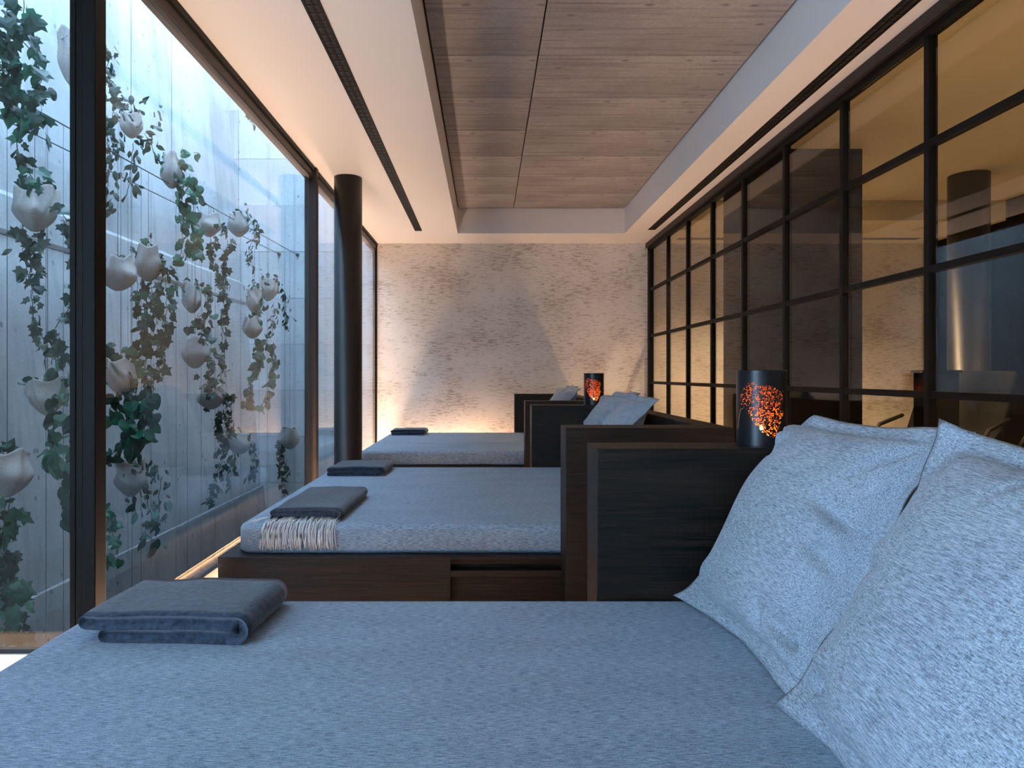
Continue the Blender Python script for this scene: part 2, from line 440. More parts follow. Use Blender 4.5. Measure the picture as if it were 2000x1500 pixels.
box('glazing_bead', XG - 0.056, XG - 0.032, YM - 0.022, YM + 0.03, 0, ZC, M_STEEL, w2, 0.003)
box('head_frame', XL, XG - 0.03, YM - 0.05, YM + 0.05, ZC - 0.05, ZC + 0.02, M_BRONZE, w2)
box('sill_frame', XL, XG - 0.03, YM - 0.012, YM + 0.04, -0.25, 0.002, M_BRONZE, w2)

# ------------------------------------------------------------------ steel grid wall
gw = empty('wall_right', (XR, 4, 0), kind='structure')
vY = [7.64 - 0.684 * k for k in range(1, 13)]
zR = [0.297, 0.832, 1.368, 1.905]
for y in vY:
    if y > Y0 + 0.1: box('upright_bar', XR - 0.012, XR + 0.028, y - 0.017, y + 0.017, 0.0, ZC - 0.05, M_STEEL, gw, 0.002)
edges = [YB - 0.075] + vY + [Y0]
for z in zR:
    for a, b_ in zip(edges, edges[1:]):
        if b_ < Y0: b_ = Y0
        if a - b_ > 0.06: box('cross_bar', XR - 0.010, XR + 0.026, b_ + 0.017, a - 0.017, z - 0.015, z + 0.015, M_STEEL, gw)
box('head_rail', XR - 0.045, XR + 0.04, Y0, YB, ZC - 0.055, ZC, M_BRONZE, gw, 0.003)
box('head_bead', XR - 0.020, XR + 0.03, Y0, YB, ZC - 0.085, ZC - 0.055, M_STEEL, gw)
box('end_post', XR - 0.02, XR + 0.03, YB - 0.09, YB, 0, ZC - 0.055, M_STEEL, gw)
box('floor_rail', XR - 0.02, XR + 0.03, Y0, YB, 0, 0.06, M_STEEL, gw)
zz = [0.06] + zR + [ZC - 0.085]
for a, b_ in zip(edges, edges[1:]):
    if a < 0.0: continue
    for z0, z1 in zip(zz, zz[1:]):
        box('pane', XR + 0.004, XR + 0.012, b_ + 0.005, a - 0.005, z0 + 0.004, z1 - 0.004, M_GLASSR, gw)
box('pane', XR + 0.004, XR + 0.012, Y0, vY[11] if vY[11] < 0 else 0, 0.06, ZC - 0.085, M_GLASSR, gw)

# ------------------------------------------------------------------ slot vents
def slot_vent(xa, xb, y0, y1, label):
    e = empty('slot_vent', ((xa + xb) / 2, y1, ZC), label=label, cat='vent')
    box('frame_rail', xa, xa + 0.012, y0, y1, ZC - 0.006, ZC, M_STEEL, e)
    box('frame_rail', xb - 0.012, xb, y0, y1, ZC - 0.006, ZC, M_STEEL, e)
    box('slot_bed', xa + 0.012, xb - 0.012, y0, y1, ZC - 0.002, ZC, M_DARK, e)
    xm = (xa + xb) / 2
    box('centre_bar', xm - 0.006, xm + 0.006, y0, y1, ZC - 0.006, ZC - 0.002, M_STEEL, e)
    me = None
    n = int((y1 - y0) / 0.06)
    for k in range(n):
        y = y1 - 0.03 - k * 0.06
        if y < 1.5: break
        for s in (-1, 1):
            xc = xm + s * (xb - xa - 0.024 + 0.012) / 4
            if me is None:
                q = box('deflector', xc - 0.010, xc + 0.010, y - 0.006, y + 0.006, ZC - 0.005, ZC - 0.002, M_BRONZE, e); me = q.data
            else:
                q = bpy.data.objects.new('deflector', me); link(q, e); q.location = Vector((xc, y, ZC - 0.0035)) - e.location
    box('frame_end', xa, xb, y1 - 0.008, y1, ZC - 0.006, ZC, M_STEEL, e)
    return e
slot_vent(-0.757, -0.682, -1.2, 7.05, 'long black slot air vent in the ceiling beside the courtyard glazing')
slot_vent(1.700, 1.775, -1.2, 7.0, 'long black slot air vent in the ceiling above the steel grid wall')
e = empty('slot_vent', (3.5, 7.47, ZC), label='black slot air vent across the ceiling of the room behind the grid wall', cat='vent')
box('slot_bed', 2.15, 4.85, 7.44, 7.50, ZC - 0.006, ZC, M_DARK, e)
box('frame_rail', 2.15, 4.85, 7.43, 7.44, ZC - 0.008, ZC, M_STEEL, e)
box('frame_rail', 2.15, 4.85, 7.50, 7.51, ZC - 0.008, ZC, M_STEEL, e)

# ------------------------------------------------------------------ column
def column(x, y, r, z1, label):
    bm = bmesh.new()
    rings = []
    for z, rr in ((0, r + 0.012), (0.012, r + 0.012), (0.013, r), (z1 - ZF, r)):
        rings.append([Vector((rr * math.cos(a * math.pi / 32), rr * math.sin(a * math.pi / 32), z)) for a in range(64)])
    loft(bm, rings)
    o = bm_obj('column', bm, M_COLUMN, None, True, (x, y, ZF))
    tag(o, label, 'column')
    for p in o.data.polygons:
        if len(p.vertices) > 4: p.use_smooth = False
column(-1.076, 5.18, 0.1075, ZC, 'round blackened steel column beside the courtyard glazing')
column(4.18, 5.77, 0.155, 2.65, 'thick round dark column in the room behind the grid wall')

# ------------------------------------------------------------------ daybeds
XA, XH0, XH1 = 0.315, 0.89, 0.99
ZP, ZT, ZM = 0.157, 0.705, 0.279
def daybed(yn, yf, label):
    e = empty('daybed', (0.0, (yn + yf) / 2, 0), label=label, cat='daybed')
    L = e.location
    # mattress with softly rounded edges
    bm = bmesh.new()
    x0, x1, z0, z1 = -1.065, XH0 - 0.005, ZP, ZM
    rings = []
    R = 0.028
    rings.append(rrect(x0 + 0.008, x1 - 0.008, yn + 0.012, yf - 0.008, 0.06, z0, 8))
    rings.append(rrect(x0, x1, yn + 0.004, yf - 0.004, 0.06, z0 + 0.012, 8))
    for k in range(0, 8):
        a = math.radians(90 * k / 7); ins = R * (1 - math.cos(a))
        rings.append(rrect(x0 + ins, x1 - ins, yn + 0.004 + ins, yf - 0.004 - ins, 0.06 - ins * 0.6, z1 - R + R * math.sin(a), 8))
    loft(bm, [[p - L for p in r] for r in rings])
    o = bm_obj('mattress', bm, M_FAB, e, True)
    for p in o.data.polygons:
        if len(p.vertices) > 4: p.use_smooth = False
    pl = 0.055
    # platform: foot part is wider, the head part is held by the side panels
    box('platform', -1.120, -0.150, yn - pl, yf + pl, -0.046, ZP, M_WOOD, e, 0.002)
    box('platform', -0.150, XH0, yn + 0.001, yf - 0.001, -0.046, ZP - 0.001, M_WOOD, e)
    box('platform_top', -0.150, XA, yn - pl, yn, ZP - 0.012, ZP, M_WOOD, e, 0.002)
    box('platform_top', -0.150, XA, yf, yf + pl, ZP - 0.012, ZP, M_WOOD, e, 0.002)
    box('rail', -0.150, XA, yn - pl, yn, 0.073, 0.101, M_WOOD, e, 0.002)
    box('rail', -0.150, XA, yf, yf + pl, 0.073, 0.101, M_WOOD, e, 0.002)
    box('plinth', -0.86, XH0 - 0.05, yn + 0.20, yf - 0.20, ZF, -0.046, M_DARK, e)
    box('side_panel', XA, XH1, yn - 0.18, yn, ZF, ZT, M_WOOD, e, 0.0025)
    box('side_panel', XA, XH1, yf, yf + 0.18, ZF, ZT, M_WOOD, e, 0.0025)
    box('headboard', XH0, XH1, yn + 0.001, yf - 0.001, ZF, ZT, M_WOOD, e, 0.0025)
    # warm light strips under the platform edges
    box('light_strip', -1.10, -1.085, yn, yf, -0.059, -0.047, M_LED, e)
    box('light_strip', -1.05, -0.2, yn - 0.045, yn - 0.03, -0.059, -0.047, M_LED, e)
    box('light_strip', -1.05, XA - 0.03, yf + 0.03, yf + 0.045, -0.059, -0.047, M_LED, e)
    box('light_strip', XH1 - 0.3, XH1 - 0.05, yf + 0.19, yf + 0.20, ZF, ZF + 0.012, M_LED, e)
    return e
BEDS = [(0.07, 1.90), (2.83, 4.63), (5.59, 7.42)]
daybed(*BEDS[0], 'low dark oak daybed whose grey mattress carries one plain throw, facing the corner post')
daybed(*BEDS[1], 'low dark oak daybed carrying both a fringed throw and a plain throw')
daybed(*BEDS[2], 'low dark oak daybed against the bark wall, next to the black column')
# strip on the floor at the foot of the bark wall
tag(box('light_strip', -1.10, 0.28, 7.64, 7.68, ZF, ZF + 0.018, M_LEDB), 'warm light strip on the floor along the bark wall', 'light')
tag(box('light_strip', -1.262, -1.204, YM + 0.05, 7.70, -0.18, -0.165, M_LEDF), 'frosted warm light strip in the floor between daybed feet and courtyard glazing', 'light')
tag(box('light_strip', XL + 0.05, XG - 0.09, 2.04, 2.17, 0.0, 0.003, M_LEDP), 'flat glowing light strip in the floor in front of the frontal pane', 'light')
tag(box('light_strip', 1.285, 1.355, 1.5, 7.05, -0.18, -0.165, M_LEDR), 'added hidden warm light strip in the floor between headboards and grid wall', 'light')  # added out of sight to warm the soffit along the grid wall

# ------------------------------------------------------------------ pillows
def smooth01(t): t = max(0.0, min(1.0, t)); return t * t * (3 - 2 * t)
def pillow(center, lean, yaw, seed, label, group=None, size=0.315, H=0.088, ears=(1, 1, 1, 1), roll=0.0, extra=()):
    rnd = random.Random(seed)
    N = 60; c = 0.86
    bm = bmesh.new()
    def pt(i, j, side):
        u = -1 + 2 * i / N; v = -1 + 2 * j / N
        px = u * size * (1 - 0.065 * (1 - v * v) * abs(u) ** 1.5)
        py = v * size * (1 - 0.065 * (1 - u * u) * abs(v) ** 1.5)
        uu, vv = min(1, abs(u) / c), min(1, abs(v) / c)
        h = H * ((1 - uu ** 2.2) * (1 - vv ** 2.2)) ** 0.42 if uu < 1 and vv < 1 else 0.0
        h += 0.0045 if max(abs(u), abs(v)) < 0.999 else 0.002
        # folds that run in from the seams
        cr = 0.0
        for (cu, cv, an, ln, dp) in folds:
            du, dv = u - cu, v - cv
            a = du * math.cos(an) + dv * math.sin(an); b_ = -du * math.sin(an) + dv * math.cos(an)
            if 0 <= a + 0.05 <= ln:
                f = smooth01((a + 0.05) / 0.08) * (1 - smooth01(a / ln))
                cr -= dp * f * math.exp(-(b_ / 0.045) ** 2)
                cr += 0.6 * dp * f * math.exp(-((b_ - 0.09) / 0.07) ** 2)
        mask = smooth01((1 - max(uu, vv)) * 4 + 0.1)
        cr *= mask * 1.5
        nz = 0.010 * noise.noise((u * 1.7 + seed, v * 1.7, 3.1)) * (1 - max(uu, vv) ** 4)
        mid = 0.0
        for (su, sv, amt) in ((-1, 1, ears[0]), (1, 1, ears[1]), (-1, -1, ears[2]), (1, -1, ears[3])):
            w = max(0, (u * su + 1) / 2) ** 9 * max(0, (v * sv + 1) / 2) ** 9
            mid += amt * 0.08 * w
        mid += 0.030 * noise.noise((u * 2.3 + seed * 3, v * 2.3, 9)) * max(abs(u), abs(v)) ** 3
        mid -= 0.02 * (v * v) * 0.5
        return Vector((px, py, mid + side * (h) + (cr + nz if side > 0 else 0)))
    folds = []
    for _ in range(7):
        t = rnd.choice([0, 1, 2, 3]); w = rnd.uniform(-0.75, 0.75)
        if t == 0: folds.append((-c, w, rnd.uniform(-.5, .5), rnd.uniform(.3, .6), 0.014))
        if t == 1: folds.append((c, w, math.pi + rnd.uniform(-.5, .5), rnd.uniform(.3, .6), 0.014))
        if t == 2: folds.append((w, -c, math.pi / 2 + rnd.uniform(-.5, .5), rnd.uniform(.25, .5), 0.012))
        if t == 3: folds.append((w, c, -math.pi / 2 + rnd.uniform(-.5, .5), rnd.uniform(.25, .5), 0.012))
    for (cu, cv, an) in ((-c, c, -math.pi / 4), (c, c, -3 * math.pi / 4), (-c, -c, math.pi / 4), (c, -c, 3 * math.pi / 4)):
        folds.append((cu * 0.97, cv * 0.97, an + rnd.uniform(-.2, .2), rnd.uniform(.35, .55), 0.020))
    folds += list(extra)
    g = {}
    for s in (1, -1):
        for i in range(N + 1):
            for j in range(N + 1):
                edge = i in (0, N) or j in (0, N)
                if s == -1 and edge: g[s, i, j] = g[1, i, j]; continue
                g[s, i, j] = bm.verts.new(pt(i, j, s))
        for i in range(N):
            for j in range(N):
                q = (g[s, i, j], g[s, i + 1, j], g[s, i + 1, j + 1], g[s, i, j + 1])
                bm.faces.new(q if s > 0 else q[::-1])
    o = bm_obj('pillow', bm, M_PIL, None, True)
    # local x runs along the bed's width, local y up the lean, local z out towards the foot
    U = Vector((0, 1, 0)); V = Vector((math.sin(lean), 0, math.cos(lean))); Nn = Vector((-math.cos(lean), 0, math.sin(lean)))
    U = -U
    rot = Matrix((U, V, Nn)).transposed().to_4x4()
    o.matrix_world = Matrix.Translation(Vector(center)) @ Matrix.Rotation(yaw, 4, 'Z') @ rot @ Matrix.Rotation(roll, 4, 'Z')
    tag(o, label, 'pillow', group)
    return o
LE = math.radians(29)
names = ['on the daybed facing the corner post', 'on the daybed with the fringed throw', 'on the daybed by the bark wall']
for k, (yn, yf) in enumerate(BEDS):
    dy = yn - 0.07
    pillow((0.735, 1.575 + dy, 0.548), LE, math.radians(3), 5 + k * 11,
           'pale grey flanged pillow leaning by the side panel, ' + names[k], None, ears=(-0.9, -0.4, 0.7, 0.3),
           extra=((0.84, 0.12, math.pi - 0.30, 0.62, 0.026), (0.78, -0.70, math.pi - 0.15, 0.55, 0.024), (-0.80, 0.80, -0.9, 0.45, 0.030)))
    pillow((0.705, 0.955 + dy, 0.545), LE + 0.02, math.radians(-4), 8 + k * 7,
           'large pale grey flanged pillow overlapping its neighbour, ' + names[k], None, ears=(0.3, -0.6, 0.4, 0.3))

# ------------------------------------------------------------------ folded throws
def throw(x0, x1, y0, y1, zb, t, skew, seed, label, over=0.02, fringe=False, droop=0.0):
    e = empty('folded_throw', ((x0 + x1) / 2, (y0 + y1) / 2, zb), label=label, cat='throw')
    L = e.location
    def outline(sc, y, ph):
        """two stacked layers that are joined by a fold on the right; sc shrinks the layers near their ends"""
        r = t * 0.5 * sc
        pts = []
        zl, zu = t * 0.5, t * 1.52
        xl, xu = x0, x0 - over
        xr = x1 - t * 0.9
        def nz(x, q): return 0.004 * noise.noise((x * 8 + seed, y * 6, q))
        K = 10
        for k in range(K + 1): pts.append(((xl + t * .5) + (xr - xl - t * .5) * k / K, zl - r, 0))
        for k in range(1, 9):
            a = -math.pi / 2 + math.pi * k / 9; R = (zu - zl) / 2 + r
            pts.append((xr + R * math.cos(a) * 0.95, (zl + zu) / 2 + R * math.sin(a), 1))
        for k in range(K + 1): pts.append((xr + (xu + t * .5 - xr) * k / K, zu + r, 2))
        for k in range(1, 6):
            a = math.pi / 2 + math.pi * k / 6; pts.append((xu + t * .5 + r * math.cos(a), zu + r * math.sin(a), 2))
        for k in range(K + 1): pts.append((xu + t * .5 + (xr - xu - t * .5) * k / K, zu - r, 3))
        for k in range(K + 1): pts.append((xr + (xl + t * .5 - xr) * k / K, zl + r - (0 if k else -0.001), 4))
        for k in range(1, 6):
            a = math.pi / 2 + math.pi * k / 6; pts.append((xl + t * .5 + r * math.cos(a), zl + r * math.sin(a), 4))
        out = []
        for x, z, q in pts:
            if q in (2, 3):
                sag = 0.25 * t * smooth01(1 - abs((x - x0) / (x1 - x0) - 0.0) * 2.0)
                z -= sag * (0.6 if x < x0 + 0.1 else 0.3)
            z += nz(x, 1 if q in (2, 3) else 5) * (0 if q == 0 else 1)
            yy = y + skew * (x - x0) + 0.006 * noise.noise((x * 5, seed, ph))
            out.append(Vector((x + 0.05 * (y - y0) * 0 + ph, yy, max(zb + z, zb + 0.001))) - L)
        return out
    bm = bmesh.new(); rings = []
    M = 14; rr = t * 0.55
    for k in range(5):
        a = math.pi / 2 * (k + 0.3) / 5
        rings.append(outline(math.sin(a) * 0.93 + 0.05, y0 + rr * (1 - math.sin(a)) , 0.0 + 0.01 * noise.noise((seed, 0, 0))))
    for k in range(1, M):
        y = y0 + rr + (y1 - y0 - 2 * rr) * k / M
        rings.append(outline(1.0, y, 0.02 * (y - y0) + 0.008 * noise.noise((seed, y * 4, 0))))
    for k in range(5):
        a = math.pi / 2 * (4.3 - k) / 5 + 0.0
        rings.append(outline(math.sin(a) * 0.93 + 0.05, y1 - rr * (1 - math.sin(a)), 0.02 * (y1 - y0)))
    loft(bm, rings)
    bmesh.ops.recalc_face_normals(bm, faces=bm.faces)
    bm_obj('folded_wool', bm, M_WOOL, e, True)
    if fringe:
        rnd = random.Random(seed)
        bm = bmesh.new()
        n = 115
        for i in range(n):
            f = i / (n - 1)
            x = x0 + 0.002 + (x1 - 0.008 - x0) * f
            lay = rnd.random()
            ys_ = y0 + skew * (x - x0) + 0.012
            Ln = rnd.uniform(0.085, 0.118)
            sx = rnd.uniform(-0.012, 0.012)
            z0 = zb + (t * 0.35 if lay < 0.5 else t * 0.8)
            pts = [Vector((x, ys_, z0))]
            yf = BEDS[1][0]
            out = rnd.uniform(0.004, 0.014)
            if lay < 0.3:
                pts.append(Vector((x + sx * .3, ys_ - 0.03, z0 * 0.3 + zb * 0.7 + 0.003)))
            else:
                pts.append(Vector((x - 0.008, ys_ - 0.035, zb + 0.008)))
            pts.append(Vector((x - 0.008 + sx * .5, yf + 0.018, ZM + 0.002)))
            pts.append(Vector((x - 0.010 + sx * .7, yf - 0.006 - out * .5, ZM - 0.024)))
            pts.append(Vector((x - 0.010 + sx * 1.0, yf - 0.005 - out, ZM - 0.024 - Ln * 0.4)))
            pts.append(Vector((x - 0.010 + sx * 1.6, yf - 0.004 - out * 0.7, ZM - 0.024 - Ln * 0.72)))
            tube_into(bm, [p - L for p in pts], 0.0016, 4)
        for i in range(7):   # loose threads at the corner
            a = rnd.uniform(2.6, 3.5)
            p0 = Vector((x0, y0 + 0.02, zb + 0.01)); l = rnd.uniform(.04, .085)
            p1 = p0 + Vector((math.cos(a) * l, -abs(math.sin(a)) * l * 1.6 - 0.01, -0.006))
            tube_into(bm, [p0 - L, (p0 + p1) / 2 + Vector((0, 0, .004)) - L, p1 - L], 0.0019, 4)
        o = bm_obj('fringe', bm, M_FRINGE, e, True); tag(o, 'cream twisted fringe', kind='stuff')
    return e
throw(-0.925, -0.560, 1.585, 1.875, ZM, 0.034, -0.06, 3, 'thick folded charcoal wool throw on the mattress facing the corner post', 0.05)
throw(-0.945, -0.635, 2.905, 3.50, ZM, 0.026, -0.02, 12, 'folded charcoal wool throw with a cream fringe hanging over the mattress edge', 0.0, True)
throw(-1.005, -0.645, 4.19, 4.56, ZM, 0.028, 0.0, 21, 'folded charcoal throw without fringe on the same daybed as the fringed one', 0.0)
throw(-1.005, -0.645, 7.03, 7.33, ZM, 0.030, 0.0, 33, 'small folded charcoal throw on the daybed against the bark wall', 0.01)

# ------------------------------------------------------------------ lanterns with a pierced leaf
def lantern_meshes():
    R, Hh = 0.0705, 0.225
    NA, NZ = 300, 150
    random.seed(4)
    # leaf outline in (angle, height): stem at the left, tip low at the right
    def inside(s, z):
        # s is arc length (m) from the leaf's middle, z the height (m)
        u = s / 0.082; w = (z - 0.128) / 0.075
        if u < -1 or u > 0.72: return False
        top = 0.80 - 0.30 * smooth01((u + 0.5) / 1.3) + 0.06 * math.sin(u * 9)
        bot = -0.30 + 0.75 * (-u - 0.62) if u < -0.62 else -0.30 - 1.0 * math.sin(min(1, (u + 0.62) / 0.95) * math.pi / 2) ** 0.8 + (0.9 * smooth01((u - 0.25) / 0.55))
        if u < -0.6: top = min(top, 0.80 - (-(u + 0.6)) * 1.1)
        return bot < w < top
    pts = []
    for _ in range(2400): pts.append((random.uniform(-0.09, 0.075), random.uniform(0.02, 0.21)))
    cell = 0.004; grid = {}
    for p in pts: grid.setdefault((int(p[0] // cell), int(p[1] // cell)), []).append(p)
    def border(s, z):
        i, j = int(s // cell), int(z // cell)
        ds = []
        for a in (-1, 0, 1):
            for b_ in (-1, 0, 1):
                for p in grid.get((i + a, j + b_), ()): ds.append(math.hypot(p[0] - s, p[1] - z))
        ds.sort()
        return ds[1] - ds[0] if len(ds) > 1 else 1
    veins = []
    st = Vector((-0.066, 0.113))
    for tx, tz in ((0.045, 0.165), (0.05, 0.125), (0.035, 0.075), (-0.005, 0.055), (-0.01, 0.178)):
        veins.append((st, Vector((tx, tz))))
    def vein(s, z):
        p = Vector((s, z))
        for a, b_ in veins:
            t = max(0, min(1, (p - a).dot(b_ - a) / (b_ - a).length_squared))
            c = a + (b_ - a) * t + Vector((0, -0.012 * math.sin(t * math.pi)))
            if (p - c).length < 0.0013 * (1.2 - t): return True
        return False
    bm = bmesh.new()
    A0 = math.radians(-103)     # leaf faces the bed's foot and the camera side
    ro, ri = R, R - 0.0012
    vo = {}; vi = {}
    def gv(dct, r, i, j):
        k = (i % NA, j)
        if k not in dct:
            a = 2 * math.pi * i / NA
            dct[k] = bm.verts.new((r * math.cos(a), r * math.sin(a), 0.004 + (Hh - 0.004) * j / NZ))
        return dct[k]
    holes = set()
    for i in range(NA):
        a = 2 * math.pi * (i + .5) / NA - A0
        a = (a + math.pi) % (2 * math.pi) - math.pi
        s = a * R
        if abs(s) > 0.1: continue
        for j in range(NZ):
            z = 0.004 + (Hh - 0.004) * (j + .5) / NZ
            if inside(s, z) and not vein(s, z) and border(s, z) > 0.0016: holes.add((i, j))
    for i in range(NA):
        for j in range(NZ):
            if (i, j) in holes: continue
            bm.faces.new((gv(vo, ro, i, j), gv(vo, ro, i + 1, j), gv(vo, ro, i + 1, j + 1), gv(vo, ro, i, j + 1)))
            f = bm.faces.new((gv(vi, ri, i, j), gv(vi, ri, i, j + 1), gv(vi, ri, i + 1, j + 1), gv(vi, ri, i + 1, j)))
            f.material_index = 1
    for i in range(NA):   # rims
        for j in (0, NZ):
            q = (gv(vo, ro, i, j), gv(vi, ri, i, j), gv(vi, ri, i + 1, j), gv(vo, ro, i + 1, j))
            bm.faces.new(q)
    me = bpy.data.meshes.new('shade'); bm.to_mesh(me); bm.free()
    me.materials.append(M_LANT); me.materials.append(M_GOLD)
    for p in me.polygons: p.use_smooth = True
    return me, R, Hh
SH, LR, LH = lantern_meshes()
def lantern(x, y, label):
    e = empty('lantern', (x, y, ZT), label=label, cat='lantern')
    s = bpy.data.objects.new('shade', SH); link(s, e)
    bm = bmesh.new(); loft(bm, [[Vector((r * math.cos(a * math.pi / 24), r * math.sin(a * math.pi / 24), z)) for a in range(48)] for r, z in ((LR, 0), (LR, 0.005), (LR - .003, 0.005))])
    bm_obj('base', bm, M_LANT, e, False)
    bm = bmesh.new(); loft(bm, [[Vector((r * math.cos(a * math.pi / 12), r * math.sin(a * math.pi / 12) , z)) for a in range(24)] for r, z in ((0.026, .006), (.026, .030), (.024, .032), (.018, .029))])
    o = bm_obj('candle', bm, M_WAX, e, True)
    bm = bmesh.new()
    loft(bm, [[Vector((r * math.cos(a * math.pi / 6), r * math.sin(a * math.pi / 6), z)) for a in range(12)] for r, z in ((0.001, .034), (.004, .038), (.0055, .044), (.004, .052), (.0006, .062))])
    bm_obj('flame', bm, M_FLAME, o, True)
    A = math.radians(-103) - 0.066 / LR
    pts = []
    for k in range(8):
        t = k / 7; a = A - 0.35 * t ** 0.6
        pts.append(Vector((math.cos(a) * (LR + .001), math.sin(a) * (LR + .001), 0.113 - 0.062 * t ** 1.6)) + e.location)
    q = tube('leaf_stem', pts, 0.0009, M_GOLD, e, 5); q.parent = s
    ld = bpy.data.lights.new('candle_light', 'POINT'); ld.energy = 0.55; ld.color = (1.0, 0.42, 0.13); ld.shadow_soft_size = 0.006
    lo = bpy.data.objects.new('candle_light', ld); link(lo, e); lo.location = (0, 0, 0.055)
    return e
lantern(0.822, 1.99, 'black pierced-leaf lantern on the side panel of the daybed facing the corner post')
lantern(0.762, 4.72, 'black pierced-leaf lantern between the fringed-throw daybed and the bark-wall daybed')

# ------------------------------------------------------------------ courtyard plants
def leaf_mesh(name, kind, mats):
    rnd = random.Random(hash(kind) % 100)
    if kind == 'ivy':
        prof = [(0, 0), (.22, -.10), (.46, .05), (.36, .28), (.56, .52), (.27, .55), (0, 1.0)]
    elif kind == 'heart':
        prof = [(0, 0.02), (.20, -.10), (.42, .03), (.50, .28), (.40, .58), (.20, .84), (0, 1.05)]
    else:
        prof = [(0, 0), (.14, .12), (.24, .35), (.25, .55), (.17, .78), (.08, .92), (0, 1.05)]
    bm = bmesh.new()
    mid = [bm.verts.new((0, y, 0.06 * math.sin(y * 3))) for y in (0.0, 0.3, 0.62, prof[-1][1])]
    for s in (-1, 1):
        vs = [bm.verts.new((x * s, y, 0.10 * x + 0.05 * math.sin(y * 5) - 0.14 * y * y)) for x, y in prof[1:-1]]
        ch = [mid[0]] + vs + [mid[3]]
        fs = [(mid[0], ch[1], ch[2], mid[1]), (mid[1], ch[2], ch[3], mid[2]), (mid[2], ch[3], ch[4], ch[5]), (mid[2], ch[5], mid[3])]
        if len(ch) > 6: pass
        for f in fs:
            bm.faces.new(f if s > 0 else f[::-1])
    me = bpy.data.meshes.new('leaf'); bm.to_mesh(me); bm.free()
    me.materials.append(mats)
    return me
LEAVES = {}
for kd in ('ivy', 'heart', 'oval'):
    LEAVES[kd] = [leaf_mesh('leaf', kd, m) for m in M_LEAF]

def pouch_mesh(seed, w, h, slump):
    """a soft fabric bag: squarish body, mouth pressed flat and creased"""
    rnd = random.Random(seed)
    bm = bmesh.new(); rings = []
    NS, NR = 40, 20
    tw = rnd.uniform(-.6, .6)
    cr = [(rnd.uniform(0, 6.28), rnd.uniform(-1.6, 1.6), rnd.uniform(.14, .30), rnd.uniform(.07, .16)) for _ in range(5)]
    flat = rnd.uniform(.35, .6); tilt = rnd.uniform(-.22, .22) + slump * .3
    for j in range(NR + 1):
        t = j / NR
        z = h * (t - 0.5)
        rad = math.sin(min(1, t * 1.55 + 0.05) * math.pi / 2) ** 0.7
        r = []
        for i in range(NS):
            a = 2 * math.pi * i / NS
            ca, sa = math.cos(a), math.sin(a)
            q = (abs(ca) ** 2.9 + abs(sa) ** 2.9) ** (-1 / 2.9)
            k = 1.0
            for (c, sl, wd, dp) in cr:
                da = (a - c - sl * (t - .4) + math.pi) % (2 * math.pi) - math.pi
                k -= dp * math.exp(-(da / wd) ** 2) * smooth01(t * 1.6)
                k += dp * .75 * math.exp(-((abs(da) - wd * 1.9) / wd) ** 2) * smooth01(t * 1.6)
            k += 0.09 * noise.noise((ca * 1.6 + seed, sa * 1.6, t * 3))
            mouth = 1 - flat * smooth01((t - .25) / .75)
            x = w * 0.5 * rad * k * q * ca * (1 - .08 * t); y = w * 0.5 * rad * k * q * sa
            x *= mouth
            c2, s2 = math.cos(tw), math.sin(tw)
            xx, yy = x * c2 - y * s2, x * s2 + y * c2
            zz = z + tilt * yy * t + .07 * h * math.sin(3 * a + seed) * t * t
            r.append(Vector((xx, yy + slump * h * .3 * t * t, zz)))
        rings.append(r)
    top = rings[-1]; c = sum(top, Vector()) / NS
    rings.append([c + (p - c) * 0.93 + Vector((0, 0, 0.003)) for p in top])
    rings.append([c + (p - c) * 0.86 + Vector((0, 0, -0.03)) for p in top])
    loft(bm, rings, True, False)
    f = bm.faces.new([bm.verts.new(c + (p - c) * 0.87 + Vector((0, 0, -0.02))) for p in top]); f.material_index = 1
    return bm

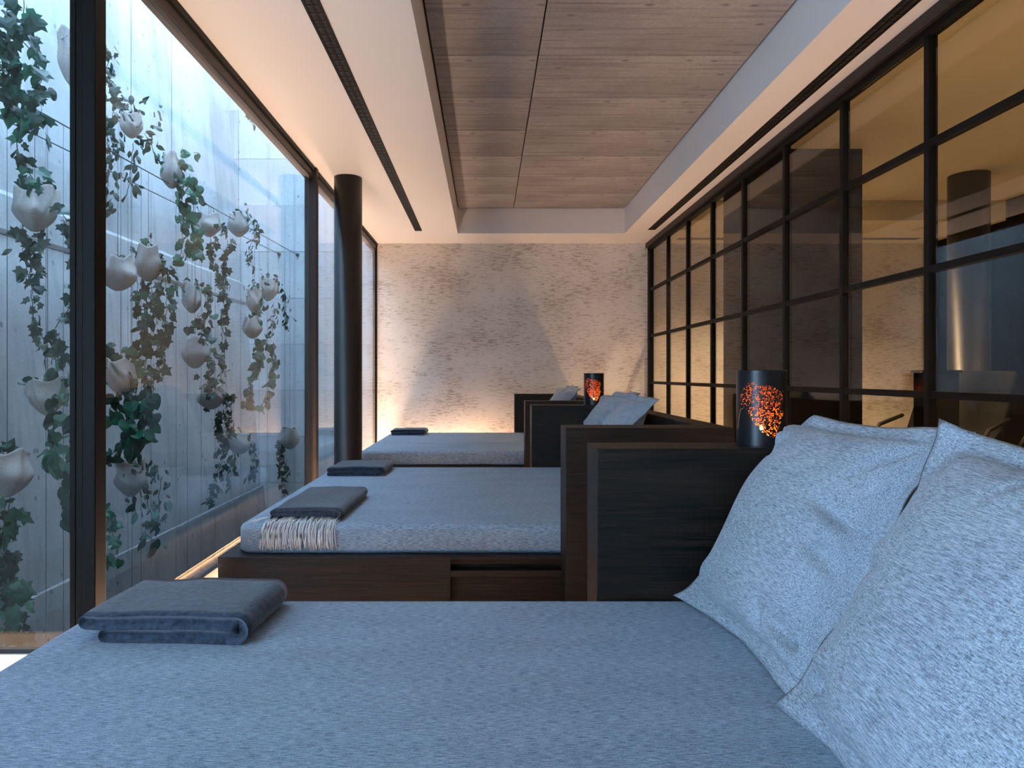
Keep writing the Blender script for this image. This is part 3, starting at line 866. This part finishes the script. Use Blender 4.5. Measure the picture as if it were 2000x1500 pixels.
YAX = Vector((0, 1, 0))
def plant(p, strands, kind, mats, leaf, label, depth, rnd, bush=0, bush_r=0.1, dens=1.0):
    e = empty('ivy_plant', p, label=label, cat='plant')
    bm = bmesh.new(); L = e.location
    nleaf = 0
    def add_leaf(pos, size, droop):
        q = bpy.data.objects.new('leaf', LEAVES[kind if rnd.random() < .85 else 'oval'][rnd.choice(mats)])
        link(q, e)
        # tip hangs down, face turned to the room with a lot of scatter
        yaw = rnd.gauss(0, 0.7); tilt = rnd.gauss(0, 0.45); rollz = rnd.gauss(0, droop)
        base = Matrix(((0, 0, 1), (-1, 0, 0), (0, -1, 0))).to_4x4()      # leaf y -> -z, leaf z -> +x
        m = Matrix.Rotation(yaw - 0.45, 4, 'Z') @ Matrix.Rotation(tilt, 4, 'Y') @ Matrix.Rotation(rollz, 4, 'X') @ base
        size *= 0.86
        q.matrix_basis = Matrix.Translation(pos - L) @ m @ Matrix.Diagonal((size, size, size, 1))
    for s in strands:
        pts = [P(x, y, depth) + Vector((rnd.uniform(-.02, .04), rnd.uniform(-.02, .02), 0)) for x, y in s]
        # resample
        fine = []
        for a, b_ in zip(pts, pts[1:]):
            n = max(2, int((b_ - a).length / 0.03))
            for k in range(n): fine.append(a.lerp(b_, k / n) + Vector((rnd.gauss(0, .004), rnd.gauss(0, .005), 0)))
        fine.append(pts[-1])
        tube_into(bm, [q - L for q in fine], 0.0024, 4)
        step = leaf * 0.235 / dens
        acc = 0.0
        for a, b_ in zip(fine, fine[1:]):
            acc += (b_ - a).length
            while acc > step:
                acc -= step
                f = rnd.random()
                pos = a.lerp(b_, f) + Vector((rnd.uniform(-.02, .05), rnd.gauss(0, leaf * .36), rnd.gauss(0, leaf * .15)))
                add_leaf(pos, leaf * rnd.uniform(.6, 1.3), 0.6)
    for _ in range(bush):
        d = Vector((rnd.gauss(0, .6), rnd.gauss(0, .6), rnd.gauss(0, .6)))
        if d.length > 1.25: d.normalize()
        add_leaf(Vector(p) + d * bush_r, leaf * rnd.uniform(.6, 1.1), 1.1)
    if not strands:
        tube_into(bm, [Vector((0, 0, -.05)), Vector((0, 0, .02))], 0.003, 4)
    bmesh.ops.recalc_face_normals(bm, faces=bm.faces)
    bm_obj('vine', bm, M_STEM, e, True)
    return e

WIRE_Z = 2.362
# pouch: centre x, y, width px, height px, wall offset X, slump
# plant: strands in picture pixels at the pouch's own distance, leaf kind, materials, leaf size
PL = [
 (68, 408, 72, 86, -2.42, .3, 'sagging pale pouch planter hidden by ivy, behind the frontal pane',
   [[(60,372),(40,420),(52,500),(58,570),(70,640),(92,690)], [(104,398),(120,450),(136,520),(128,590),(112,650),(96,712)], [(70,440),(52,520),(48,560)]], 'ivy', (0,0,2), .075, 14, .09),
 (140, 118, 42, 96, -2.42, -.3, 'narrow pale pouch planter half hidden by the corner post',
   [[(198,84),(212,110),(204,140),(222,170),(228,200)], [(148,150),(147,190)]], 'ivy', (0,0,2), .07, 3, .05),
 (256, 246, 38, 46, -2.42, 0, 'small pouch planter buried in a bush of oval leaves',
   [[(225,190),(212,240),(222,300),(208,350),(200,400),(196,418)], [(262,280),(258,330),(235,372)], [(270,260),(298,276),(290,300)], [(205,220),(200,290),(215,330)]], 'oval', (0,0,2,2), .085, 34, .17),
 (335, 336, 44, 62, -2.42, .2, 'pale pouch planter with two long strands of glossy green leaves',
   [[(350,312),(342,360),(350,420),(346,470),(347,510)], [(362,340),(376,390),(370,440),(378,480),(390,512)], [(372,300),(388,298)]], 'heart', (1,1,3,0), .085, 12, .10),
 (408, 440, 42, 44, -2.45, .2, 'round pale pouch planter beneath the cable with two thin dark strands',
   [[(428,428),(440,470),(434,520),(442,570),(430,610),(436,650)], [(414,456),(412,500),(420,540),(424,566)]], 'ivy', (0,0,2), .075, 4, .06),
 (466, 440, 40, 44, -2.40, 0, 'small pouch planter with a grey-green tuft beneath the cable end',
   [[(486,420),(496,450),(488,490),(480,522)], [(492,440),(502,470)]], 'oval', (2,2,0), .07, 18, .10),
 (230, 534, 72, 66, -2.30, .2, 'big bulging bare burlap pouch planter with a tied neck', [], 'ivy', (0,), .07, 0, .05),
 (290, 516, 54, 66, -2.45, -.2, 'brownish pouch planter behind the big bulging one, with a dense long ivy',
   [[(300,492),(318,540),(326,600),(312,660),(300,720),(285,760)], [(276,545),(282,600),(274,660),(258,720),(246,770)], [(292,560),(300,630),(288,690),(276,740)], [(266,548),(268,620),(280,680)]], 'ivy', (0,0,1), .08, 10, .09),
 (375, 584, 36, 54, -2.50, 0, 'upright grey pouch planter between two ivy strands',
   [[(394,556),(400,600),(392,640),(402,660)], [(388,610),(382,636),(366,640)]], 'heart', (0,1,0), .075, 10, .09),
 (497, 588, 30, 46, -2.35, 0, 'small grey pouch planter beneath the cable end, with a bushy top',
   [[(500,566),(512,592),(508,610)]], 'oval', (2,1,0), .07, 18, .10),
 (524, 566, 34, 42, -2.25, .2, 'brown pouch planter with spiky oval leaves near the end wall',
   [[(545,560),(560,580),(556,606)], [(530,590),(534,620),(528,652)], [(548,600),(552,640)]], 'oval', (2,0,2), .075, 26, .13),
 (493, 640, 40, 42, -2.35, 0, 'white pouch planter with round leaves, just below the small grey one',
   [[(500,656),(492,700),(488,750),(480,794)], [(518,650),(526,700),(518,750),(514,800)], [(496,660),(500,720)]], 'heart', (0,2,1), .08, 10, .09),
 (381, 690, 52, 58, -2.45, .2, 'large grey pouch planter in the middle of the plant wall',
   [[(404,680),(412,720),(400,750),(410,770)], [(430,650),(432,700),(424,740)]], 'ivy', (0,0,2), .075, 10, .09),
 (236, 738, 54, 64, -2.45, -.2, 'pale pouch planter swallowed by large glossy leaves',
   [[(246,712),(250,770),(242,830),(256,880),(264,905)], [(276,740),(282,800),(274,860)], [(236,760),(214,800),(222,818)], [(244,850),(228,880),(208,892)]], 'heart', (0,0,1), .10, 16, .12),
 (93, 775, 58, 70, -2.40, .1, 'creased pale pouch planter with a strand of broad green leaves behind the frontal pane',
   [[(124,738),(118,790),(100,840),(96,890),(124,930),(138,980),(126,1020)], [(140,780),(144,860),(148,930)]], 'heart', (1,1,0,3), .105, 8, .08),
 (412, 776, 56, 46, -2.45, 0, 'dark shaded pouch planter with ivy on all sides',
   [[(436,760),(444,810),(432,850),(420,890)], [(400,800),(390,770)], [(428,800),(424,850),(440,890),(412,940),(404,985)]], 'ivy', (0,0,0,2), .08, 16, .11),
 (470, 866, 46, 40, -2.40, 0, 'shaded pouch planter over the lower joint of the wall',
   [[(486,856),(492,900),(478,940)], [(452,872),(446,920),(436,950)]], 'oval', (0,2), .085, 14, .10),
 (566, 856, 42, 42, -2.12, -.3, 'tilted pale pouch planter by the end wall with one dark strand',
   [[(548,848),(538,890),(546,930),(552,962)], [(542,860),(550,900),(556,930)]], 'ivy', (0,0), .08, 4, .05),
 (256, 936, 52, 66, -2.40, .1, 'low pale pouch planter with a fluffy grey-green plant',
   [[(290,906),(306,950),(298,1000),(288,1040),(306,1064)], [(276,940),(286,990),(300,1030)], [(264,960),(258,1000)]], 'oval', (0,2,2,3), .085, 22, .12),
 (14, 926, 84, 86, -2.10, .3, 'largest white pouch planter low behind the frontal pane',
   [[(8,968),(12,1030),(4,1090),(18,1150),(8,1210),(20,1240)], [(0,980),(-6,1060),(6,1120)], [(12,1160),(24,1230),(52,1262)]], 'ivy', (1,3,0), .10, 5, .07),
]
rnd = random.Random(77)
for k, (cx, cyy, wp, hp, X, sl, lab, strands, kind, mats, leaf, bush, br) in enumerate(PL):
    kx = (cx - VX) / F_PX
    d = -2.604 / (kx - 0.0418) if X > -2.46 else -2.976 / (kx - 0.0607)
    d = min(d, 7.75)
    c = P(cx, cyy, d)
    w, h = wp * d / F_PX * 1.05, hp * d / F_PX * 1.02
    e = empty('pouch_planter', c, label=lab, cat='planter', group='pouch planters on the courtyard wall')
    bm = pouch_mesh(k * 3 + 1, w, h, sl)
    bmesh.ops.recalc_face_normals(bm, faces=bm.faces)
    bm_obj('pouch', bm, [M_BURLAP, M_SOIL], e, True)
    topz = WIRE_Z if c.z < WIRE_Z - 0.1 else 4.15
    tube('hanging_cable', [c + Vector((0, 0, h * .3)), Vector((c.x, c.y, topz))], 0.0017, M_CABLE, e, 5)
    if k == 6:
        bm = bmesh.new()
        for a in range(5):
            an = a * 1.3
            tube_into(bm, [Vector((.01, 0, h * .46)), Vector((.02 * math.cos(an), .03 * math.sin(an), h * .56)), Vector((.05 * math.cos(an), .06 * math.sin(an), h * .5))], 0.004, 5)
        bm_obj('tie_cord', bm, M_BURLAP, e, True)
    if strands:
        what = {'ivy': 'pointed ivy', 'heart': 'heart-leaved ivy', 'oval': 'oval-leaved trailing plant'}[kind]
        plant(c + Vector((0, 0, h * .45)), strands, kind, mats, leaf, what + ' growing from the ' + lab.split(',')[0].split(' with ')[0], d, rnd, bush, br)
# plants whose pouch is out of sight
plant(P(20, -30, 3.2), [[(16,-30),(8,40),(18,110),(8,180),(14,226)], [(36,0),(48,70),(62,130),(70,196)], [(30,120),(44,220),(28,290),(50,350),(40,372)], [(4,60),(-2,150),(10,210)], [(64,180),(66,240),(78,262)]], 'ivy', (0,0,1), .085,
      'long ivy hanging above the sagging pouch behind the frontal pane', 3.2, rnd, 0, .1)
plant(P(205, 985, 3.6), [[(190,985),(206,1030),(230,1066)], [(196,1080),(204,1100)]], 'heart', (3,1), .07, 'thin pale sprig beside the corner post above the lower wall joint', 3.6, rnd, 3, .05)
plant(P(486, 88, 6.53), [[(486,88),(485,170),(486,220),(490,240)]], 'ivy', (0,), .07, 'tiny leafy sprig high on the courtyard wall under the ceiling edge', 6.53, rnd, 0, .05)

# steel cables
def cable(name, a, b_, label, group):
    o = tube(name, [a, b_], 0.0042, M_CABLE, None, 6); tag(o, label, 'cable', group)
cable('wire_rope', (-2.27, YC - 0.0, WIRE_Z), (-2.50, YM + 0.3, WIRE_Z), 'horizontal wire rope further from the concrete side wall', None)
cable('wire_rope', (-2.49, YC - 0.0, WIRE_Z + .01), (-2.83, YM + 0.2, WIRE_Z + .01), 'horizontal wire rope closest to the concrete side wall', None)
cable('wire_rope', (-2.27, YC, 4.15), (-2.50, YM + 0.3, 4.15), 'horizontal wire rope high above the glazing head', None)
for X in (-2.27, -2.49):
    bm = bmesh.new(); tube_into(bm, [Vector((0, 0, 0)), Vector((0, -0.03, 0)), Vector((0, -0.05, 0))], [0.022, 0.016, 0.010], 10)
    o = bm_obj('wall_anchor', bm, M_CABLE, None, True, (X, YC, WIRE_Z + (0.01 if X < -2.4 else 0)))
    tag(o, 'round steel anchor holding a wire rope on the end wall', 'anchor', 'cable anchors')
for i, (x, xw) in enumerate([(90, -2.45), (124, -2.45), (250, -2.79), (258, -2.40), (276, -2.38), (295, -2.77), (393, -2.40), (420, -2.73), (506, -2.32), (522, -2.31), (556, -2.28), (344, -2.76), (366, -2.42), (470, -2.36)]):
    kx = (x - VX) / F_PX
    d = -2.604 / (kx - 0.0418) if xw > -2.6 else -2.976 / (kx - 0.0607)
    xw = kx * d
    o = tube('drop_cable', [(xw, d, WIRE_Z), (xw, d, -1.6)], 0.0015, M_CABLE, None, 5)
    tag(o, 'thin vertical drop cable hanging from a wire rope', 'cable', 'vertical drop cables')

# ------------------------------------------------------------------ room behind the grid wall
def lounger(x, y, rz, label):
    e = empty('lounge_chair', (x, y, ZF), label=label, cat='lounger')
    e.rotation_euler = (0, 0, rz)
    prof = [(-0.95, .30), (-.6, .36), (-.25, .44), (0.0, .34), (.25, .33), (.45, .50), (.62, .74), (.72, .92), (.76, .98)]
    fine = []
    for a, b_ in zip(prof, prof[1:]):
        for k in range(4): fine.append((a[0] + (b_[0] - a[0]) * k / 4, a[1] + (b_[1] - a[1]) * k / 4))
    fine.append(prof[-1])
    bm = bmesh.new(); rings = []
    for k, (px, pz) in enumerate(fine):
        a = fine[max(0, k - 1)]; b_ = fine[min(len(fine) - 1, k + 1)]
        t = Vector((b_[0] - a[0], 0, b_[1] - a[1])).normalized(); n = Vector((-t.z, 0, t.x))
        c = Vector((px, 0, pz)); r = []
        for u, w in ((-.32, -.05), (-.34, 0), (-.32, .05), (0, .06), (.32, .05), (.34, 0), (.32, -.05), (0, -.05)):
            r.append(c + Vector((0, u, 0)) + n * w)
        rings.append(r)
    loft(bm, rings); bmesh.ops.recalc_face_normals(bm, faces=bm.faces)
    bm_obj('cushion', bm, M_LEATHER, e, True)
    for s in (-1, 1):
        bm = bmesh.new()
        tube_into(bm, [Vector(p) for p in ((-.8, s * .30, 0.02), (-.5, s * .30, .30), (.3, s * .30, .28), (.6, s * .30, 0.02), (-.8, s * .30, 0.02))], 0.014, 6)
        bm_obj('leg_frame', bm, M_STEEL, e, True)
        bm = bmesh.new()
        tube_into(bm, [Vector(p) for p in ((-.15, s * .36, .42), (.05, s * .37, .58), (.45, s * .37, .64))], 0.016, 6)
        bm_obj('armrest', bm, M_STEEL, e, True)
    return e
lounger(3.35, 5.05, math.radians(35), 'black reclining lounge chair beyond the pier, behind the grid wall')
lounger(3.95, 4.35, math.radians(25), 'black reclining lounge chair beside the small dark table, behind the grid wall')
e = empty('side_table', (2.60, 3.85, ZF), label='small square black table behind the grid wall', cat='table')
box('table_box', 2.52, 2.68, 3.77, 3.93, ZF, 0.93, M_LEATHER, e, 0.004)
box('table_top', 2.51, 2.69, 3.76, 3.94, 0.93, 0.945, M_LEATHER, e, 0.003)

# warm round downlights, added out of view to brighten the neighbouring room
def added_downlight(x, y, z, label, group, energy, aim=(0, 0, -1), angle=120, r=0.035):
    e = empty('added_downlight', (x, y, z), label=label, cat='light', group=group)
    bm = bmesh.new()
    loft(bm, [[Vector((q * math.cos(a * math.pi / 12), q * math.sin(a * math.pi / 12), h)) for a in range(24)] for q, h in ((r + .012, 0), (r + .012, -.006), (r, -.006), (r, -0.002))], False, False)
    bm_obj('trim_ring', bm, M_STEEL, e, True)
    bm = bmesh.new(); loft(bm, [[Vector((q * math.cos(a * math.pi / 12), q * math.sin(a * math.pi / 12), h)) for a in range(24)] for q, h in ((r, -.001), (r, -.004))])
    bm_obj('lens', bm, M_WHITE, e, False)
    ld = bpy.data.lights.new('added_downlight_beam', 'SPOT'); ld.energy = energy; ld.color = WARM2; ld.spot_size = math.radians(angle); ld.spot_blend = 0.9; ld.shadow_soft_size = 0.03
    lo = bpy.data.objects.new('added_downlight_beam', ld); link(lo, e); lo.location = (0, 0, -0.03)
    lo.rotation_euler = Vector(aim).to_track_quat('-Z', 'Y').to_euler()
    return e
for i, (x, y) in enumerate([(3.2, 3.0), (4.5, 3.0), (4.75, 4.6), (2.4, 6.3), (3.4, 6.3), (3.3, 1.2), (4.6, 1.4)]):
    added_downlight(x, y, 2.65, 'small round warm ceiling lamp added to light the room behind the grid wall', 'added lamps behind the grid wall', 155)
